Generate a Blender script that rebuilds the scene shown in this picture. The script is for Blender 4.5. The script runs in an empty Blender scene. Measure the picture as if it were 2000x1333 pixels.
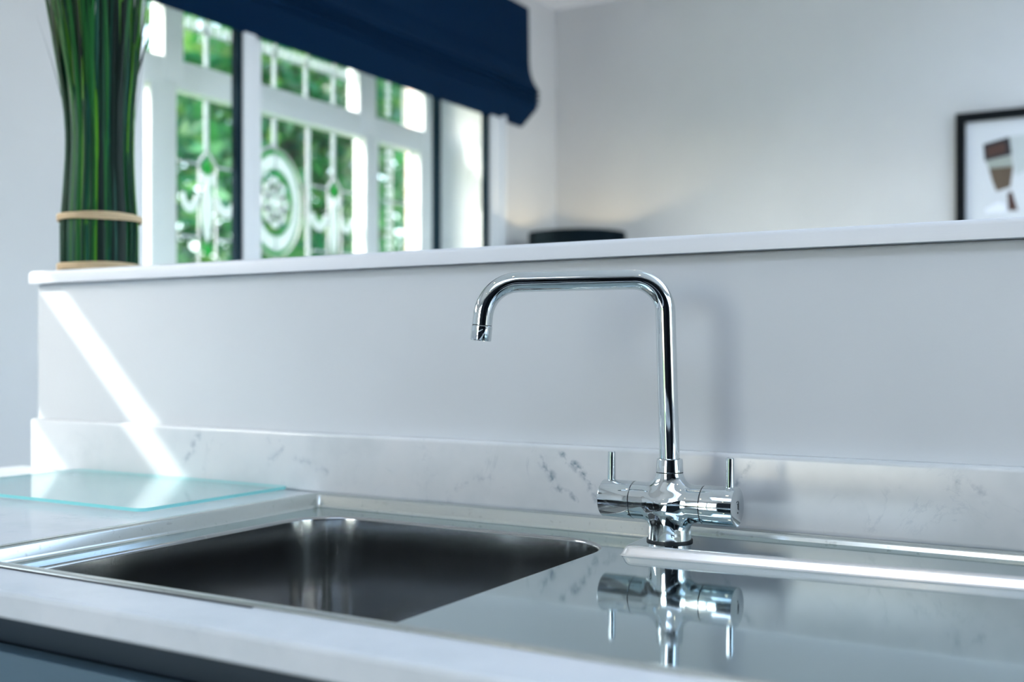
import bpy, bmesh, math, random
import numpy as np
from mathutils import Vector, Matrix
PI = math.pi
sc = bpy.context.scene
COL = sc.collection
random.seed(7)

# ------------------------------------------------------------------ camera
CZ = 1.103                       # eye height; the worktop is at 0.90
YAW = math.atan(1290/2175)
cam = bpy.data.cameras.new('camera')
camo = bpy.data.objects.new('camera', cam); COL.objects.link(camo)
camo.location = (0, 0, CZ)
camo.rotation_euler = (PI/2, 0, YAW)
cam.sensor_width = 36; cam.lens = 2175/2000*36
cam.shift_y = 15.5/2000          # horizon at y = 682 of 1333
cam.clip_start = 0.02
cam.dof.use_dof = True; cam.dof.focus_distance = 1.19; cam.dof.aperture_fstop = 3.6
cam.dof.aperture_blades = 0
sc.camera = camo

# ------------------------------------------------------------------ world, sun, exposure
w = bpy.data.worlds.new('world'); sc.world = w; w.use_nodes = True
nt = w.node_tree; bg = nt.nodes['Background']
sky = nt.nodes.new('ShaderNodeTexSky'); sky.sky_type = 'NISHITA'
sky.sun_disc = False; sky.sun_elevation = math.radians(35); sky.sun_rotation = math.radians(228)
sky.air_density = 1.0; sky.dust_density = 2.0; sky.ozone_density = 1.0
hs = nt.nodes.new('ShaderNodeHueSaturation'); hs.inputs['Saturation'].default_value = .74   # thin haze
nt.links.new(sky.outputs[0], hs.inputs['Color']); nt.links.new(hs.outputs[0], bg.inputs[0]); bg.inputs[1].default_value = 0.9
SUN_K = (1.0, 0.9, -0.95)        # travel direction of the sunlight
s = bpy.data.lights.new('sun', 'SUN'); s.energy = 3.0; s.angle = 0.012; s.color = (1, .97, .92)
so = bpy.data.objects.new('sun', s); COL.objects.link(so)
so.rotation_euler = Vector(SUN_K).to_track_quat('-Z', 'Y').to_euler(); so.location = (-8, -6, 9)
def portal(loc, rot, sx, sy):    # sampling portals in the modelled openings, added ones included
    l = bpy.data.lights.new('window_daylight', 'AREA'); l.shape = 'RECTANGLE'; l.size = sx; l.size_y = sy
    l.cycles.is_portal = True
    o = bpy.data.objects.new('window_daylight', l); COL.objects.link(o); o.location = loc; o.rotation_euler = rot
portal((-2.9, 3.1, 1.45), (0, -PI/2, 0), 1.3, 1.8)
portal((-2.7, .5, 1.55), (0, -PI/2, 0), 1.1, .9)
portal((-1.35, -2.75, 1.2), (PI/2, 0, 0), 1.4, 2.2)
portal((-.1, -.75, 2.95), (0, 0, 0), 1.6, 1.1)
portal((1.0, 2.9, 2.95), (0, 0, 0), 2.4, 2.4)
portal((2.75, .65, 1.6), (0, PI/2, 0), 1.4, 1.3)
portal((2.75, 3.02, 1.25), (0, PI/2, 0), 2.5, 2.85)
sc.view_settings.view_transform = 'Standard'; sc.view_settings.look = 'None'
sc.view_settings.gamma = 1; sc.view_settings.use_curve_mapping = False
sc.view_settings.exposure = 0.60
sc.cycles.max_bounces = 10; sc.cycles.diffuse_bounces = 5; sc.cycles.glossy_bounces = 6
sc.cycles.transparent_max_bounces = 16; sc.cycles.sample_clamp_indirect = 6
sc.cycles.caustics_reflective = False; sc.cycles.caustics_refractive = False
sc.cycles.use_denoising = True

# ------------------------------------------------------------------ materials
def mat(name, col=(.8, .8, .8), rough=.5, metal=0, spec=.5, coat=0):
    m = bpy.data.materials.new(name); m.use_nodes = True
    b = m.node_tree.nodes['Principled BSDF']
    b.inputs['Base Color'].default_value = (*col, 1); b.inputs['Roughness'].default_value = rough
    b.inputs['Metallic'].default_value = metal; b.inputs['Specular IOR Level'].default_value = spec
    b.inputs['Coat Weight'].default_value = coat
    return m
def N(m, t): return m.node_tree.nodes.new(t)
def L(m, a, b): m.node_tree.links.new(a, b)
def bs(m): return m.node_tree.nodes['Principled BSDF']
def pos(m, scale=(1, 1, 1)):
    g = N(m, 'ShaderNodeNewGeometry'); mp = N(m, 'ShaderNodeMapping')
    mp.inputs['Scale'].default_value = scale
    L(m, g.outputs['Position'], mp.inputs['Vector']); return mp.outputs[0]
def noise(m, v, scale, detail=4, rough=.5, dist=0):
    n = N(m, 'ShaderNodeTexNoise'); n.inputs['Scale'].default_value = scale
    n.inputs['Detail'].default_value = detail; n.inputs['Roughness'].default_value = rough
    n.inputs['Distortion'].default_value = dist
    L(m, v, n.inputs['Vector']); return n.outputs['Fac']
def ramp(m, f, stops):
    r = N(m, 'ShaderNodeValToRGB'); e = r.color_ramp.elements
    while len(e) < len(stops): e.new(.5)
    for k, (p, c) in enumerate(stops):
        e[k].position = p; e[k].color = (*c, 1) if not isinstance(c, (int, float)) else (c, c, c, 1)
    L(m, f, r.inputs[0]); return r.outputs[0]
def mth(m, op, a, b=None):
    n = N(m, 'ShaderNodeMath'); n.operation = op
    for i, x in enumerate((a, b)):
        if x is None: continue
        if isinstance(x, (int, float)): n.inputs[i].default_value = x
        else: L(m, x, n.inputs[i])
    return n.outputs[0]
def mixc(m, f, a, b):
    n = N(m, 'ShaderNodeMix'); n.data_type = 'RGBA'
    for i, x in ((0, f), (6, a), (7, b)):
        if isinstance(x, tuple): n.inputs[i].default_value = (*x, 1)
        elif isinstance(x, (int, float)): n.inputs[i].default_value = x
        else: L(m, x, n.inputs[i])
    return n.outputs[2]
def bump(m, h, st, d=.001):
    b = N(m, 'ShaderNodeBump'); b.inputs['Strength'].default_value = st; b.inputs['Distance'].default_value = d
    L(m, h, b.inputs['Height']); L(m, b.outputs[0], bs(m).inputs['Normal'])

def wallmat(name, col):
    m = mat(name, col, .75, spec=.3)
    n = noise(m, pos(m), 2.5, 3)
    L(m, mixc(m, ramp(m, n, [(.35, 0), (.7, 1)]), tuple(c*.97 for c in col), tuple(min(1, c*1.03) for c in col)), bs(m).inputs['Base Color'])
    bump(m, noise(m, pos(m), 260, 3), .12, .0006)
    return m
M_WALL = wallmat('matt_grey_paint', (.67, .675, .675))
M_KNEE = wallmat('pale_grey_paint', (.625, .665, .70))
M_CEIL = wallmat('white_ceiling_paint', (.93, .93, .93))
M_CAP = mat('white_satin_paint', (.76, .80, .86), .38)
bump(M_CAP, noise(M_CAP, pos(M_CAP, (1, 30, 30)), 14, 3), .12, .0008)
M_WHITE = mat('white_window_paint', (.80, .83, .85), .4)
M_DARKGASK = mat('dark_blue_black_gasket', (.004, .018, .03), .8, spec=.1)
M_FLOOR = mat('pale_wood_floor', (.5, .5, .48), .4)
_v = pos(M_FLOOR, (1, 8, 1)); L(M_FLOOR, mixc(M_FLOOR, noise(M_FLOOR, _v, 6, 5), (.58, .58, .57), (.66, .66, .65)), bs(M_FLOOR).inputs['Base Color'])

# veined pale quartz
M_MARB = mat('veined_white_quartz', (.8, .82, .84), .22, spec=.5)
def marble(m):
    p = pos(m)
    cloud = noise(m, p, 7, 4, .6)
    base = ramp(m, cloud, [(.30, (.64, .69, .72)), (.5, (.73, .77, .80)), (.72, (.78, .80, .82))])
    # ragged broken veins: ridge of a distorted noise, broken up by a second one
    def vein(scale, wdt, thr, seed, dist=1.2):
        mp = N(m, 'ShaderNodeMapping'); mp.inputs['Location'].default_value = (seed, seed*1.7, -seed); L(m, p, mp.inputs[0])
        a = noise(m, mp.outputs[0], scale, 6, .62, dist)
        r = mth(m, 'ABSOLUTE', mth(m, 'SUBTRACT', a, .5))
        r = ramp(m, r, [(0, 1), (wdt, 0)])
        bm_ = ramp(m, noise(m, mp.outputs[0], scale*1.1, 3, .6), [(thr, 0), (thr+.1, 1)])
        sp = ramp(m, noise(m, mp.outputs[0], 110, 3, .6), [(.38, .25), (.6, 1)])
        return mth(m, 'MULTIPLY', mth(m, 'MULTIPLY', r, bm_), sp)
    v1 = vein(9, .022, .54, 3.1)
    v2 = vein(16, .03, .57, 8.3)
    faint = mth(m, 'MULTIPLY', mth(m, 'ADD', v1, mth(m, 'MULTIPLY', v2, .6)), .26)
    # the strong dark flecks of the slab left of the tap and beside its right handle
    strong = None
    g = N(m, 'ShaderNodeNewGeometry')
    nz = N(m, 'ShaderNodeTexNoise'); nz.inputs['Scale'].default_value = 45; nz.inputs['Detail'].default_value = 5; nz.inputs['Roughness'].default_value = .65
    L(m, g.outputs['Position'], nz.inputs['Vector'])
    off = N(m, 'ShaderNodeVectorMath'); off.operation = 'MULTIPLY_ADD'
    L(m, nz.outputs['Color'], off.inputs[0]); off.inputs[1].default_value = (.022, 0, .022); 
    base_off = N(m, 'ShaderNodeVectorMath'); base_off.operation = 'SUBTRACT'
    L(m, g.outputs['Position'], base_off.inputs[0]); base_off.inputs[1].default_value = (.011, 0, .011)
    L(m, base_off.outputs[0], off.inputs[2])
    pp = off.outputs[0]
    def seg(a, b, rad, amt):
        # distance of (x,z) from a segment on the upstand's face
        ax, az = a; bx, bz = b
        sub = N(m, 'ShaderNodeVectorMath'); sub.operation = 'SUBTRACT'; L(m, pp, sub.inputs[0]); sub.inputs[1].default_value = (ax, 0, az)
        ml = N(m, 'ShaderNodeVectorMath'); ml.operation = 'MULTIPLY'; L(m, sub.outputs[0], ml.inputs[0]); ml.inputs[1].default_value = (1, 0, 1)
        d = N(m, 'ShaderNodeVectorMath'); d.operation = 'DOT_PRODUCT'; L(m, ml.outputs[0], d.inputs[0])
        ll = (bx-ax)**2+(bz-az)**2; d.inputs[1].default_value = ((bx-ax)/ll, 0, (bz-az)/ll)
        t = N(m, 'ShaderNodeClamp'); L(m, d.outputs['Value'], t.inputs[0])
        sc_ = N(m, 'ShaderNodeVectorMath'); sc_.operation = 'SCALE'; sc_.inputs[0].default_value = (bx-ax, 0, bz-az); L(m, t.outputs[0], sc_.inputs['Scale'])
        df = N(m, 'ShaderNodeVectorMath'); df.operation = 'DISTANCE'; L(m, ml.outputs[0], df.inputs[0]); L(m, sc_.outputs[0], df.inputs[1])
        return mth(m, 'MULTIPLY', ramp(m, df.outputs['Value'], [(0, 1), (rad, 0)]), amt)
    tot = None
    for a, b, r_, k in VEINS:
        q = seg(a, b, r_, k)
        tot = q if tot is None else mth(m, 'MAXIMUM', tot, q)
    brk = ramp(m, noise(m, p, 75, 4, .6), [(.42, 0), (.58, 1)])
    yy = N(m, 'ShaderNodeSeparateXYZ'); L(m, g.outputs['Position'], yy.inputs[0])
    onface = mth(m, 'GREATER_THAN', yy.outputs[1], 1.19)
    strong = mth(m, 'MULTIPLY', mth(m, 'MULTIPLY', tot, brk), onface)
    c = mixc(m, faint, base, (.30, .38, .46))
    c = mixc(m, strong, c, (.13, .22, .31))
    L(m, c, bs(m).inputs['Base Color'])
# segments (x, z) on the upstand: placed from where they show in the slab
VEINS = [((-.675, .966), (-.655, .935), .006, .8), ((-.645, .972), (-.612, .945), .008, 1.0), ((-.612, .945), (-.600, .925), .007, 1.0),
         ((-.655, .935), (-.625, .920), .004, .6), ((-.600, .925), (-.575, .915), .006, .8), ((-.500, .955), (-.480, .940), .005, .5),
         ((-.425, .950), (-.405, .975), .005, .55), ((-.425, .950), (-.440, .92), .004, .4),
         ((-1.13, .94), (-1.10, .962), .006, .35), ((-1.02, .93), (-1.08, .95), .006, .3), ((-.80, .925), (-.75, .94), .005, .3), ((-1.3, .93), (-1.27, .97), .008, .4),
         ((-.19, .965), (-.16, .955), .006, .35)]
marble(M_MARB)

M_CHROME = mat('polished_chrome', (.69, .735, .75), .03, 1)
M_SEAM = mat('black_rubber_seal', (.006, .008, .012), .5)
M_MARK = mat('dark_tap_mark', (.02, .035, .05), .5)
def steel(name, col, r0, r1, scl=(1, 60, 60)):
    m = mat(name, col, r0, 1)
    n = noise(m, pos(m, scl), 30, 4, .6)
    r = N(m, 'ShaderNodeMapRange'); L(m, n, r.inputs[0]); r.inputs[3].default_value = r0; r.inputs[4].default_value = r1
    L(m, r.outputs[0], bs(m).inputs['Roughness'])
    return m
M_DECK = steel('polished_stainless_steel', (.46, .57, .60), .03, .09)
M_RIM = steel('satin_stainless_steel', (.60, .64, .62), .14, .28)
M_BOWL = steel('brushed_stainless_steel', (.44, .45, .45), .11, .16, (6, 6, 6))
M_EDGE = steel('painted_highlight_steel', (.88, .88, .88), .22, .30)  # ledge highlight put into the colour, lighter than the other steels
# water marks on rim
def spots(m, col2, scale, thr, amt):
    n = noise(m, pos(m), scale, 3, .5)
    f = ramp(m, n, [(thr, 0), (thr+.06, amt)])
    c = bs(m).inputs['Base Color'].default_value[:3]
    L(m, mixc(m, f, tuple(c), col2), bs(m).inputs['Base Color'])
spots(M_RIM, (.40, .43, .41), 170, .64, .5)
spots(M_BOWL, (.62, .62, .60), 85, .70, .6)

def glassmat(name, tint=(.96, .985, .98), ior=1.45, rough=0.0, gl=(.9, .95, .95)):
    m = bpy.data.materials.new(name); m.use_nodes = True; t = m.node_tree
    t.nodes.remove(t.nodes['Principled BSDF']); out = t.nodes['Material Output']
    tr = t.nodes.new('ShaderNodeBsdfTransparent'); tr.inputs[0].default_value = (*tint, 1)
    g = t.nodes.new('ShaderNodeBsdfGlossy'); g.inputs['Roughness'].default_value = rough; g.inputs[0].default_value = (*gl, 1)
    # Schlick reflectance, the same from both sides of the sheet
    ge = t.nodes.new('ShaderNodeNewGeometry'); dt = t.nodes.new('ShaderNodeVectorMath'); dt.operation = 'DOT_PRODUCT'
    t.links.new(ge.outputs['Normal'], dt.inputs[0]); t.links.new(ge.outputs['Incoming'], dt.inputs[1])
    def mm(op, a, b=0):
        n = t.nodes.new('ShaderNodeMath'); n.operation = op
        for i, x in enumerate((a, b)):
            if isinstance(x, (int, float)): n.inputs[i].default_value = x
            else: t.links.new(x, n.inputs[i])
        return n.outputs[0]
    r0 = ((ior-1)/(ior+1))**2
    fr = mm('ADD', mm('MULTIPLY', mm('POWER', mm('SUBTRACT', 1, mm('ABSOLUTE', dt.outputs['Value'])), 5), 1-r0), r0)
    mx = t.nodes.new('ShaderNodeMixShader')
    t.links.new(fr, mx.inputs[0]); t.links.new(tr.outputs[0], mx.inputs[1]); t.links.new(g.outputs[0], mx.inputs[2])
    t.links.new(mx.outputs[0], out.inputs[0]); return m
M_GLASS = glassmat('clear_window_glass', (.97, .985, .98), 1.3)
M_BOARD = glassmat('pale_aqua_glass', (.92, .985, .985), 1.5)
M_BEDGE = mat('aqua_glass_edge', (.30, .80, .80), .15, spec=.6); bs(M_BEDGE).inputs['Subsurface Weight'].default_value = .0
M_LEAD = mat('dull_lead_came', (.55, .58, .62), .45)
def translucent(name, col, k=.75, rough=.3):
    m = bpy.data.materials.new(name); m.use_nodes = True; t = m.node_tree
    t.nodes.remove(t.nodes['Principled BSDF']); out = t.nodes['Material Output']
    a = t.nodes.new('ShaderNodeBsdfTranslucent'); a.inputs[0].default_value = (*col, 1)
    b = t.nodes.new('ShaderNodeBsdfDiffuse'); b.inputs[0].default_value = (*col, 1)
    mx = t.nodes.new('ShaderNodeMixShader'); mx.inputs[0].default_value = k
    t.links.new(b.outputs[0], mx.inputs[1]); t.links.new(a.outputs[0], mx.inputs[2])
    g = t.nodes.new('ShaderNodeBsdfGlossy'); g.inputs['Roughness'].default_value = rough
    m2 = t.nodes.new('ShaderNodeMixShader'); m2.inputs[0].default_value = .06
    t.links.new(mx.outputs[0], m2.inputs[1]); t.links.new(g.outputs[0], m2.inputs[2])
    t.links.new(m2.outputs[0], out.inputs[0]); return m
M_FROST = translucent('white_textured_glass', (.56, .62, .64), .8)
M_GREENG = translucent('green_stained_glass', (.01, .34, .09), .9)
M_FABRIC = mat('navy_blue_blind_fabric', (.0010, .015, .046), .75, spec=.05)
bs(M_FABRIC).inputs['Sheen Weight'].default_value = .06; bs(M_FABRIC).inputs['Sheen Tint'].default_value = (.1, .4, .8, 1)
bump(M_FABRIC, noise(M_FABRIC, pos(M_FABRIC, (1, 3, 12)), 25, 4), .5, .004)
M_CAB = mat('slate_blue_cabinet_paint', (.085, .15, .20), .45)
M_CABD = mat('dark_navy_cabinet_rail', (.02, .04, .062), .5)
M_TALL = mat('black_navy_cabinet_paint', (.006, .010, .016), .55, spec=.25)
M_BLACK = mat('black_satin', (.003, .005, .007), .5, spec=.15)
M_SHADE = mat('black_lamp_shade_fabric', (.002, .007, .011), .8, spec=.08)
M_RAFFIA = mat('raffia_twine', (.62, .47, .28), .8)
_n = noise(M_RAFFIA, pos(M_RAFFIA, (60, 60, 900)), 1.2, 3); L(M_RAFFIA, mixc(M_RAFFIA, _n, (.42, .28, .13), (.78, .64, .44)), bs(M_RAFFIA).inputs['Base Color'])
GREENS = [mat('dark_grass_blade', (.003, .045, .020), .5, spec=.2), mat('mid_grass_blade', (.010, .11, .022), .5, spec=.2), mat('bright_grass_blade', (.07, .26, .012), .5, spec=.2), mat('blackish_grass_blade', (.002, .014, .010), .5, spec=.2),
          mat('teal_grass_blade', (.003, .06, .04), .5, spec=.2)]
M_PRINT = mat('white_art_paper', (.70, .73, .76), .5)
M_P = {'dark': mat('print_black_ink', (.012, .015, .02), .5), 'brown': mat('print_brown_ink', (.07, .03, .022), .5), 'olive': mat('print_olive_ink', (.12, .085, .055), .5),
       'pale': mat('print_pale_green_ink', (.36, .40, .36), .5), 'white': mat('print_white_ink', (.85, .88, .95), .5), 'grey': mat('print_grey_ink', (.55, .60, .60), .5)}
M_LEAF = [translucent('mid_leaf_green', (.05, .30, .06), .5), translucent('deep_leaf_green', (.012, .18, .06), .45), translucent('yellow_leaf_green', (.17, .38, .07), .5)]
M_BARK = mat('brown_bark', (.10, .07, .05), .9)
M_LAWN = mat('lawn_green', (.08, .20, .04), .9)
_n = noise(M_LAWN, pos(M_LAWN), 3, 5); L(M_LAWN, mixc(M_LAWN, _n, (.05, .15, .03), (.16, .28, .07)), bs(M_LAWN).inputs['Base Color'])
M_BRICK = mat('pink_brick', (.6, .4, .35), .9)
_b = N(M_BRICK, 'ShaderNodeTexBrick'); _b.inputs['Scale'].default_value = 4; _b.inputs['Color1'].default_value = (.62, .38, .32, 1); _b.inputs['Color2'].default_value = (.70, .48, .42, 1); _b.inputs['Mortar'].default_value = (.75, .72, .68, 1)
_m = N(M_BRICK, 'ShaderNodeMapping'); _m.inputs['Rotation'].default_value = (PI/2, 0, 0); _g = N(M_BRICK, 'ShaderNodeNewGeometry'); L(M_BRICK, _g.outputs[0], _m.inputs[0]); L(M_BRICK, _m.outputs[0], _b.inputs[0]); L(M_BRICK, _b.outputs[0], bs(M_BRICK).inputs['Base Color'])
M_GLOW = bpy.data.materials.new('warm_lamp_glow'); M_GLOW.use_nodes = True
_e = M_GLOW.node_tree.nodes['Principled BSDF']; _e.inputs['Emission Color'].default_value = (1, .78, .52, 1); _e.inputs['Emission Strength'].default_value = 22
M_BULB = bpy.data.materials.new('lit_bulb'); M_BULB.use_nodes = True
_e = M_BULB.node_tree.nodes['Principled BSDF']; _e.inputs['Emission Color'].default_value = (1, .80, .50, 1); _e.inputs['Emission Strength'].default_value = 50

# ------------------------------------------------------------------ helpers
def wloc(o):
    v = Vector((0, 0, 0))
    while o is not None: v += o.location; o = o.parent
    return v
def build(name, bm, m, parent=None, smooth=False, sharp=None):
    if parent is not None:
        bmesh.ops.translate(bm, verts=bm.verts, vec=-wloc(parent))
    me = bpy.data.meshes.new(name); bm.to_mesh(me); bm.free()
    for x in (m if isinstance(m, (list, tuple)) else [m]): me.materials.append(x)
    o = bpy.data.objects.new(name, me); COL.objects.link(o)
    if parent is not None: o.parent = parent
    if smooth:
        for p in me.polygons: p.use_smooth = True
        if sharp: me.set_sharp_from_angle(angle=math.radians(sharp))
    return o
def tag(o, label, cat, group=None):
    o['label'] = label; o['category'] = cat
    if group: o['group'] = group
    return o
def thing(name, loc, label, cat, group=None):
    o = bpy.data.objects.new(name, None); COL.objects.link(o); o.location = loc; o.empty_display_size = .05
    return tag(o, label, cat, group)
def struct(o): o['kind'] = 'structure'; return o
def box(bm, x0, x1, y0, y1, z0, z1, bev=0, seg=2, mi=0):
    r = bmesh.ops.create_cube(bm, size=1)
    for v in r['verts']:
        v.co = Vector(((x0+x1)/2+v.co.x*(x1-x0), (y0+y1)/2+v.co.y*(y1-y0), (z0+z1)/2+v.co.z*(z1-z0)))
    fs = {f for v in r['verts'] for f in v.link_faces}
    for f in fs: f.material_index = mi
    if bev: bmesh.ops.bevel(bm, geom=list({e for f in fs for e in f.edges}), offset=bev, segments=seg, affect='EDGES', profile=.5)
    return bm
def B(*a, **k): return box(bmesh.new(), *a, **k)
def loft(bm, loops, closed=True, cap0=False, cap1=False, mi=0):
    vs = [[bm.verts.new(p) for p in lp] for lp in loops]; n = len(vs[0])
    for a, b in zip(vs, vs[1:]):
        for i in range(n if closed else n-1):
            j = (i+1) % n
            f = bm.faces.new((a[i], a[j], b[j], b[i])); f.material_index = mi
    if cap0: bm.faces.new(list(reversed(vs[0]))).material_index = mi
    if cap1: bm.faces.new(vs[-1]).material_index = mi
    return vs
def lathe(bm, c, prof, axis='Z', n=48, cap0=True, cap1=True, mi=0):
    loops = []
    for h, r in prof:
        lp = []
        for i in range(n):
            a = 2*PI*i/n; u, v = r*math.cos(a), r*math.sin(a)
            p = {'Z': (u, v, h), 'X': (h, u, v), 'Y': (v, h, u)}[axis]
            lp.append(Vector(c)+Vector(p))
        loops.append(lp)
    loft(bm, loops, True, cap0, cap1, mi); return bm
def frames(pts):
    T = []
    for i in range(len(pts)):
        a = pts[max(0, i-1)]; b = pts[min(len(pts)-1, i+1)]; T.append((b-a).normalized())
    u = T[0].orthogonal().normalized(); out = []
    for t in T:
        u = (u-t*u.dot(t)).normalized(); out.append((t, u, t.cross(u)))
    return out
def tube(bm, pts, r, n=32, cap=True, mi=0):
    pts = [Vector(p) for p in pts]; fr = frames(pts); loops = []
    for i, (p, (t, u, v)) in enumerate(zip(pts, fr)):
        rr = r[i] if isinstance(r, (list, tuple)) else r
        loops.append([p+(u*math.cos(2*PI*k/n)+v*math.sin(2*PI*k/n))*rr for k in range(n)])
    loft(bm, loops, True, cap, cap, mi); return bm
def rrect(x0, x1, y0, y1, r, z, n=8, rf=None):
    pts = []; rf = r if rf is None else rf; r0 = r
    for cx, cy, a0, r in ((x1-r0, y1-r0, 0, r0), (x0+r0, y1-r0, PI/2, r0), (x0+rf, y0+rf, PI, rf), (x1-rf, y0+rf, 1.5*PI, rf)):
        for k in range(n+1):
            a = a0+PI/2*k/n; pts.append(Vector((cx+r*math.cos(a), cy+r*math.sin(a), z)))
    return pts
def fixn(bm): bmesh.ops.recalc_face_normals(bm, faces=bm.faces); return bm

# ------------------------------------------------------------------ room shell
XL, XR, YB, YF, ZC = -2.5, 2.6, -2.6, 4.617, 2.70
struct(build('floor', B(XL-.35, XR+.15, YB-.15, YF+.15, -.1, 0), M_FLOOR))
bm = bmesh.new()
ADDED_RL = [(-.9, .7, -1.3, -.2), (-.2, 2.2, 1.7, 4.1)]           # two unseen roof windows added for more daylight, over the kitchen and the far half
def cl(x0, x1, y0, y1): box(bm, x0, x1, y0, y1, ZC, ZC+.1)
cl(XL-.35, XR+.15, YB-.15, -1.3); cl(XL-.35, -.9, -1.3, -.2); cl(.7, XR+.15, -1.3, -.2); cl(XL-.35, XR+.15, -.2, 1.7)
cl(XL-.35, -.2, 1.7, 4.1); cl(2.2, XR+.15, 1.7, 4.1); cl(XL-.35, XR+.15, 4.1, YF+.15)
struct(build('ceiling', bm, M_CEIL))
for k, (x0, x1, y0, y1) in enumerate(ADDED_RL):
    bm = bmesh.new()
    for q in ((x0-.04, x0, y0-.04, y1+.04), (x1, x1+.04, y0-.04, y1+.04), (x0, x1, y0-.04, y0), (x0, x1, y1, y1+.04), ((x0+x1)/2-.02, (x0+x1)/2+.02, y0, y1)): box(bm, *q, ZC+.1, ZC+.22)
    o_ = struct(build('window_%d' % (4+k), bm, M_WHITE)); build('glass_pane', B(x0, x1, y0, y1, ZC+.17, ZC+.175), M_GLASS, o_)
struct(build('wall_far', B(XL-.35, XR+.15, YF, YF+.15, 0, ZC), M_WALL))
# left wall with the two window openings
W1Y0, W1Y1, W1Z0, W1Z1 = 2.13, 4.05, .95, 2.25
W2Y0, W2Y1, W2Z0, W2Z1 = -.36, .95, 1.10, 2.45
bm = bmesh.new(); XO = XL-.34
def wl(y0, y1, z0, z1): box(bm, XO, XL, y0, y1, z0, z1)
wl(YB, W2Y0, 0, ZC); wl(W2Y0, W2Y1, 0, W2Z0); wl(W2Y0, W2Y1, W2Z1, ZC); wl(W2Y1, W1Y0, 0, ZC)
wl(W1Y0, W1Y1, 0, W1Z0); wl(W1Y0, W1Y1, W1Z1, ZC); wl(W1Y1, YF, 0, ZC)
struct(build('wall_left', bm, M_WALL))
# wall behind the camera with tall glazed garden doors
bm = bmesh.new()
box(bm, XL, -2.0, YB-.12, YB, 0, ZC); box(bm, -.7, XR, YB-.12, YB, 0, ZC); box(bm, -2.0, -.7, YB-.12, YB, 2.25, ZC)
struct(build('wall_back', bm, M_WALL))
bm = bmesh.new()
for x in (-2.0, -1.385, -.77): box(bm, x, x+.07, YB-.09, YB-.03, 0, 2.25)
box(bm, -2.0, -.7, YB-.09, YB-.03, 2.18, 2.25); box(bm, -2.0, -.7, YB-.09, YB-.03, 0, .1)
d1 = struct(build('door_1', bm, M_WHITE)); build('glass_pane', B(-1.93, -.77, YB-.062, YB-.057, .1, 2.18), M_GLASS, d1)
# right wall: a wide kitchen window, then unseen tall glazed doors added to brighten the far half
bm = bmesh.new()
box(bm, XR, XR+.12, YB, 0, 0, ZC); box(bm, XR, XR+.12, 1.3, 1.6, 0, ZC); box(bm, XR, XR+.12, 4.45, YF, 0, ZC); box(bm, XR, XR+.12, 0, 1.3, 0, .9); box(bm, XR, XR+.12, 0, 1.3, 2.3, ZC); box(bm, XR, XR+.12, 1.6, 4.45, 2.5, ZC)
struct(build('wall_right', bm, M_WALL))
bm = bmesh.new()
for y in (0, .615, 1.23): box(bm, XR+.03, XR+.09, y, y+.07, .9, 2.3)
box(bm, XR+.03, XR+.09, 0, 1.3, 2.23, 2.3); box(bm, XR+.03, XR+.09, 0, 1.3, .9, .97)
w3 = struct(build('window_3', bm, M_WHITE)); build('glass_pane', B(XR+.057, XR+.062, .07, 1.23, .97, 2.23), M_GLASS, w3)
bm = bmesh.new()
for y in (1.6, 2.99, 4.38): box(bm, XR+.03, XR+.09, y, y+.07, 0, 2.5)
box(bm, XR+.03, XR+.09, 1.6, 4.45, 2.43, 2.5); box(bm, XR+.03, XR+.09, 1.6, 4.45, 0, .08)
d2 = struct(build('added_door_2', bm, M_WHITE)); build('glass_pane', B(XR+.057, XR+.062, 1.67, 4.38, .08, 2.43), M_GLASS, d2)
# unseen second left window (beside the camera), shaped to cut the sun streaks: head board, slim top light, deep transom, low light, all flush with the room side
bm = bmesh.new()
xa, xb = XL-.012, XL+.004
box(bm, xa, xb, W2Y0, W2Y1, 2.059, W2Z1); box(bm, xa, xb, W2Y0, W2Y1, 1.789, 1.985)
box(bm, xa, xb, W2Y0, .03, W2Z0, 2.059); box(bm, xa, xb, W2Y1-.02, W2Y1, W2Z0, 2.059); box(bm, xa, xb, .03, W2Y1, W2Z0, 1.56)
w2 = struct(build('window_2', bm, M_WHITE)); build('glass_pane', B(XO+.05, XO+.055, W2Y0, W2Y1, W2Z0, W2Z1), M_GLASS, w2)

# low dividing wall with its painted cap
KX0, KY0, KY1, KZ = -1.682, 1.232, 1.372, CZ+.112
struct(build('wall_middle', B(KX0, 1.6, KY0, KY1, 0, KZ, bev=.006), M_KNEE, smooth=True, sharp=60))
bm = bmesh.new()
cz0, cz1 = KZ, CZ+.133
prof = [(0, cz0), (0, cz0+.002)] + [(.006-.006*math.cos(a), cz1-.006+.006*math.sin(a)) for a in [i*PI/2/5 for i in range(6)]]
n = len(prof)
capl = []
for off, z in prof:
    capl.append(rrect(KX0-.010+off, 1.61-off, 1.218+off, 1.384-off, .012, z, 5))
loft(bm, capl, True, True, True); fixn(bm)
struct(build('trim_1', bm, M_CAP, smooth=True, sharp=50))
struct(build('baseboard_far', B(-2.5, 2.6, YF-.018, YF, 0, .15, bev=.004), M_WHITE))

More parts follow.
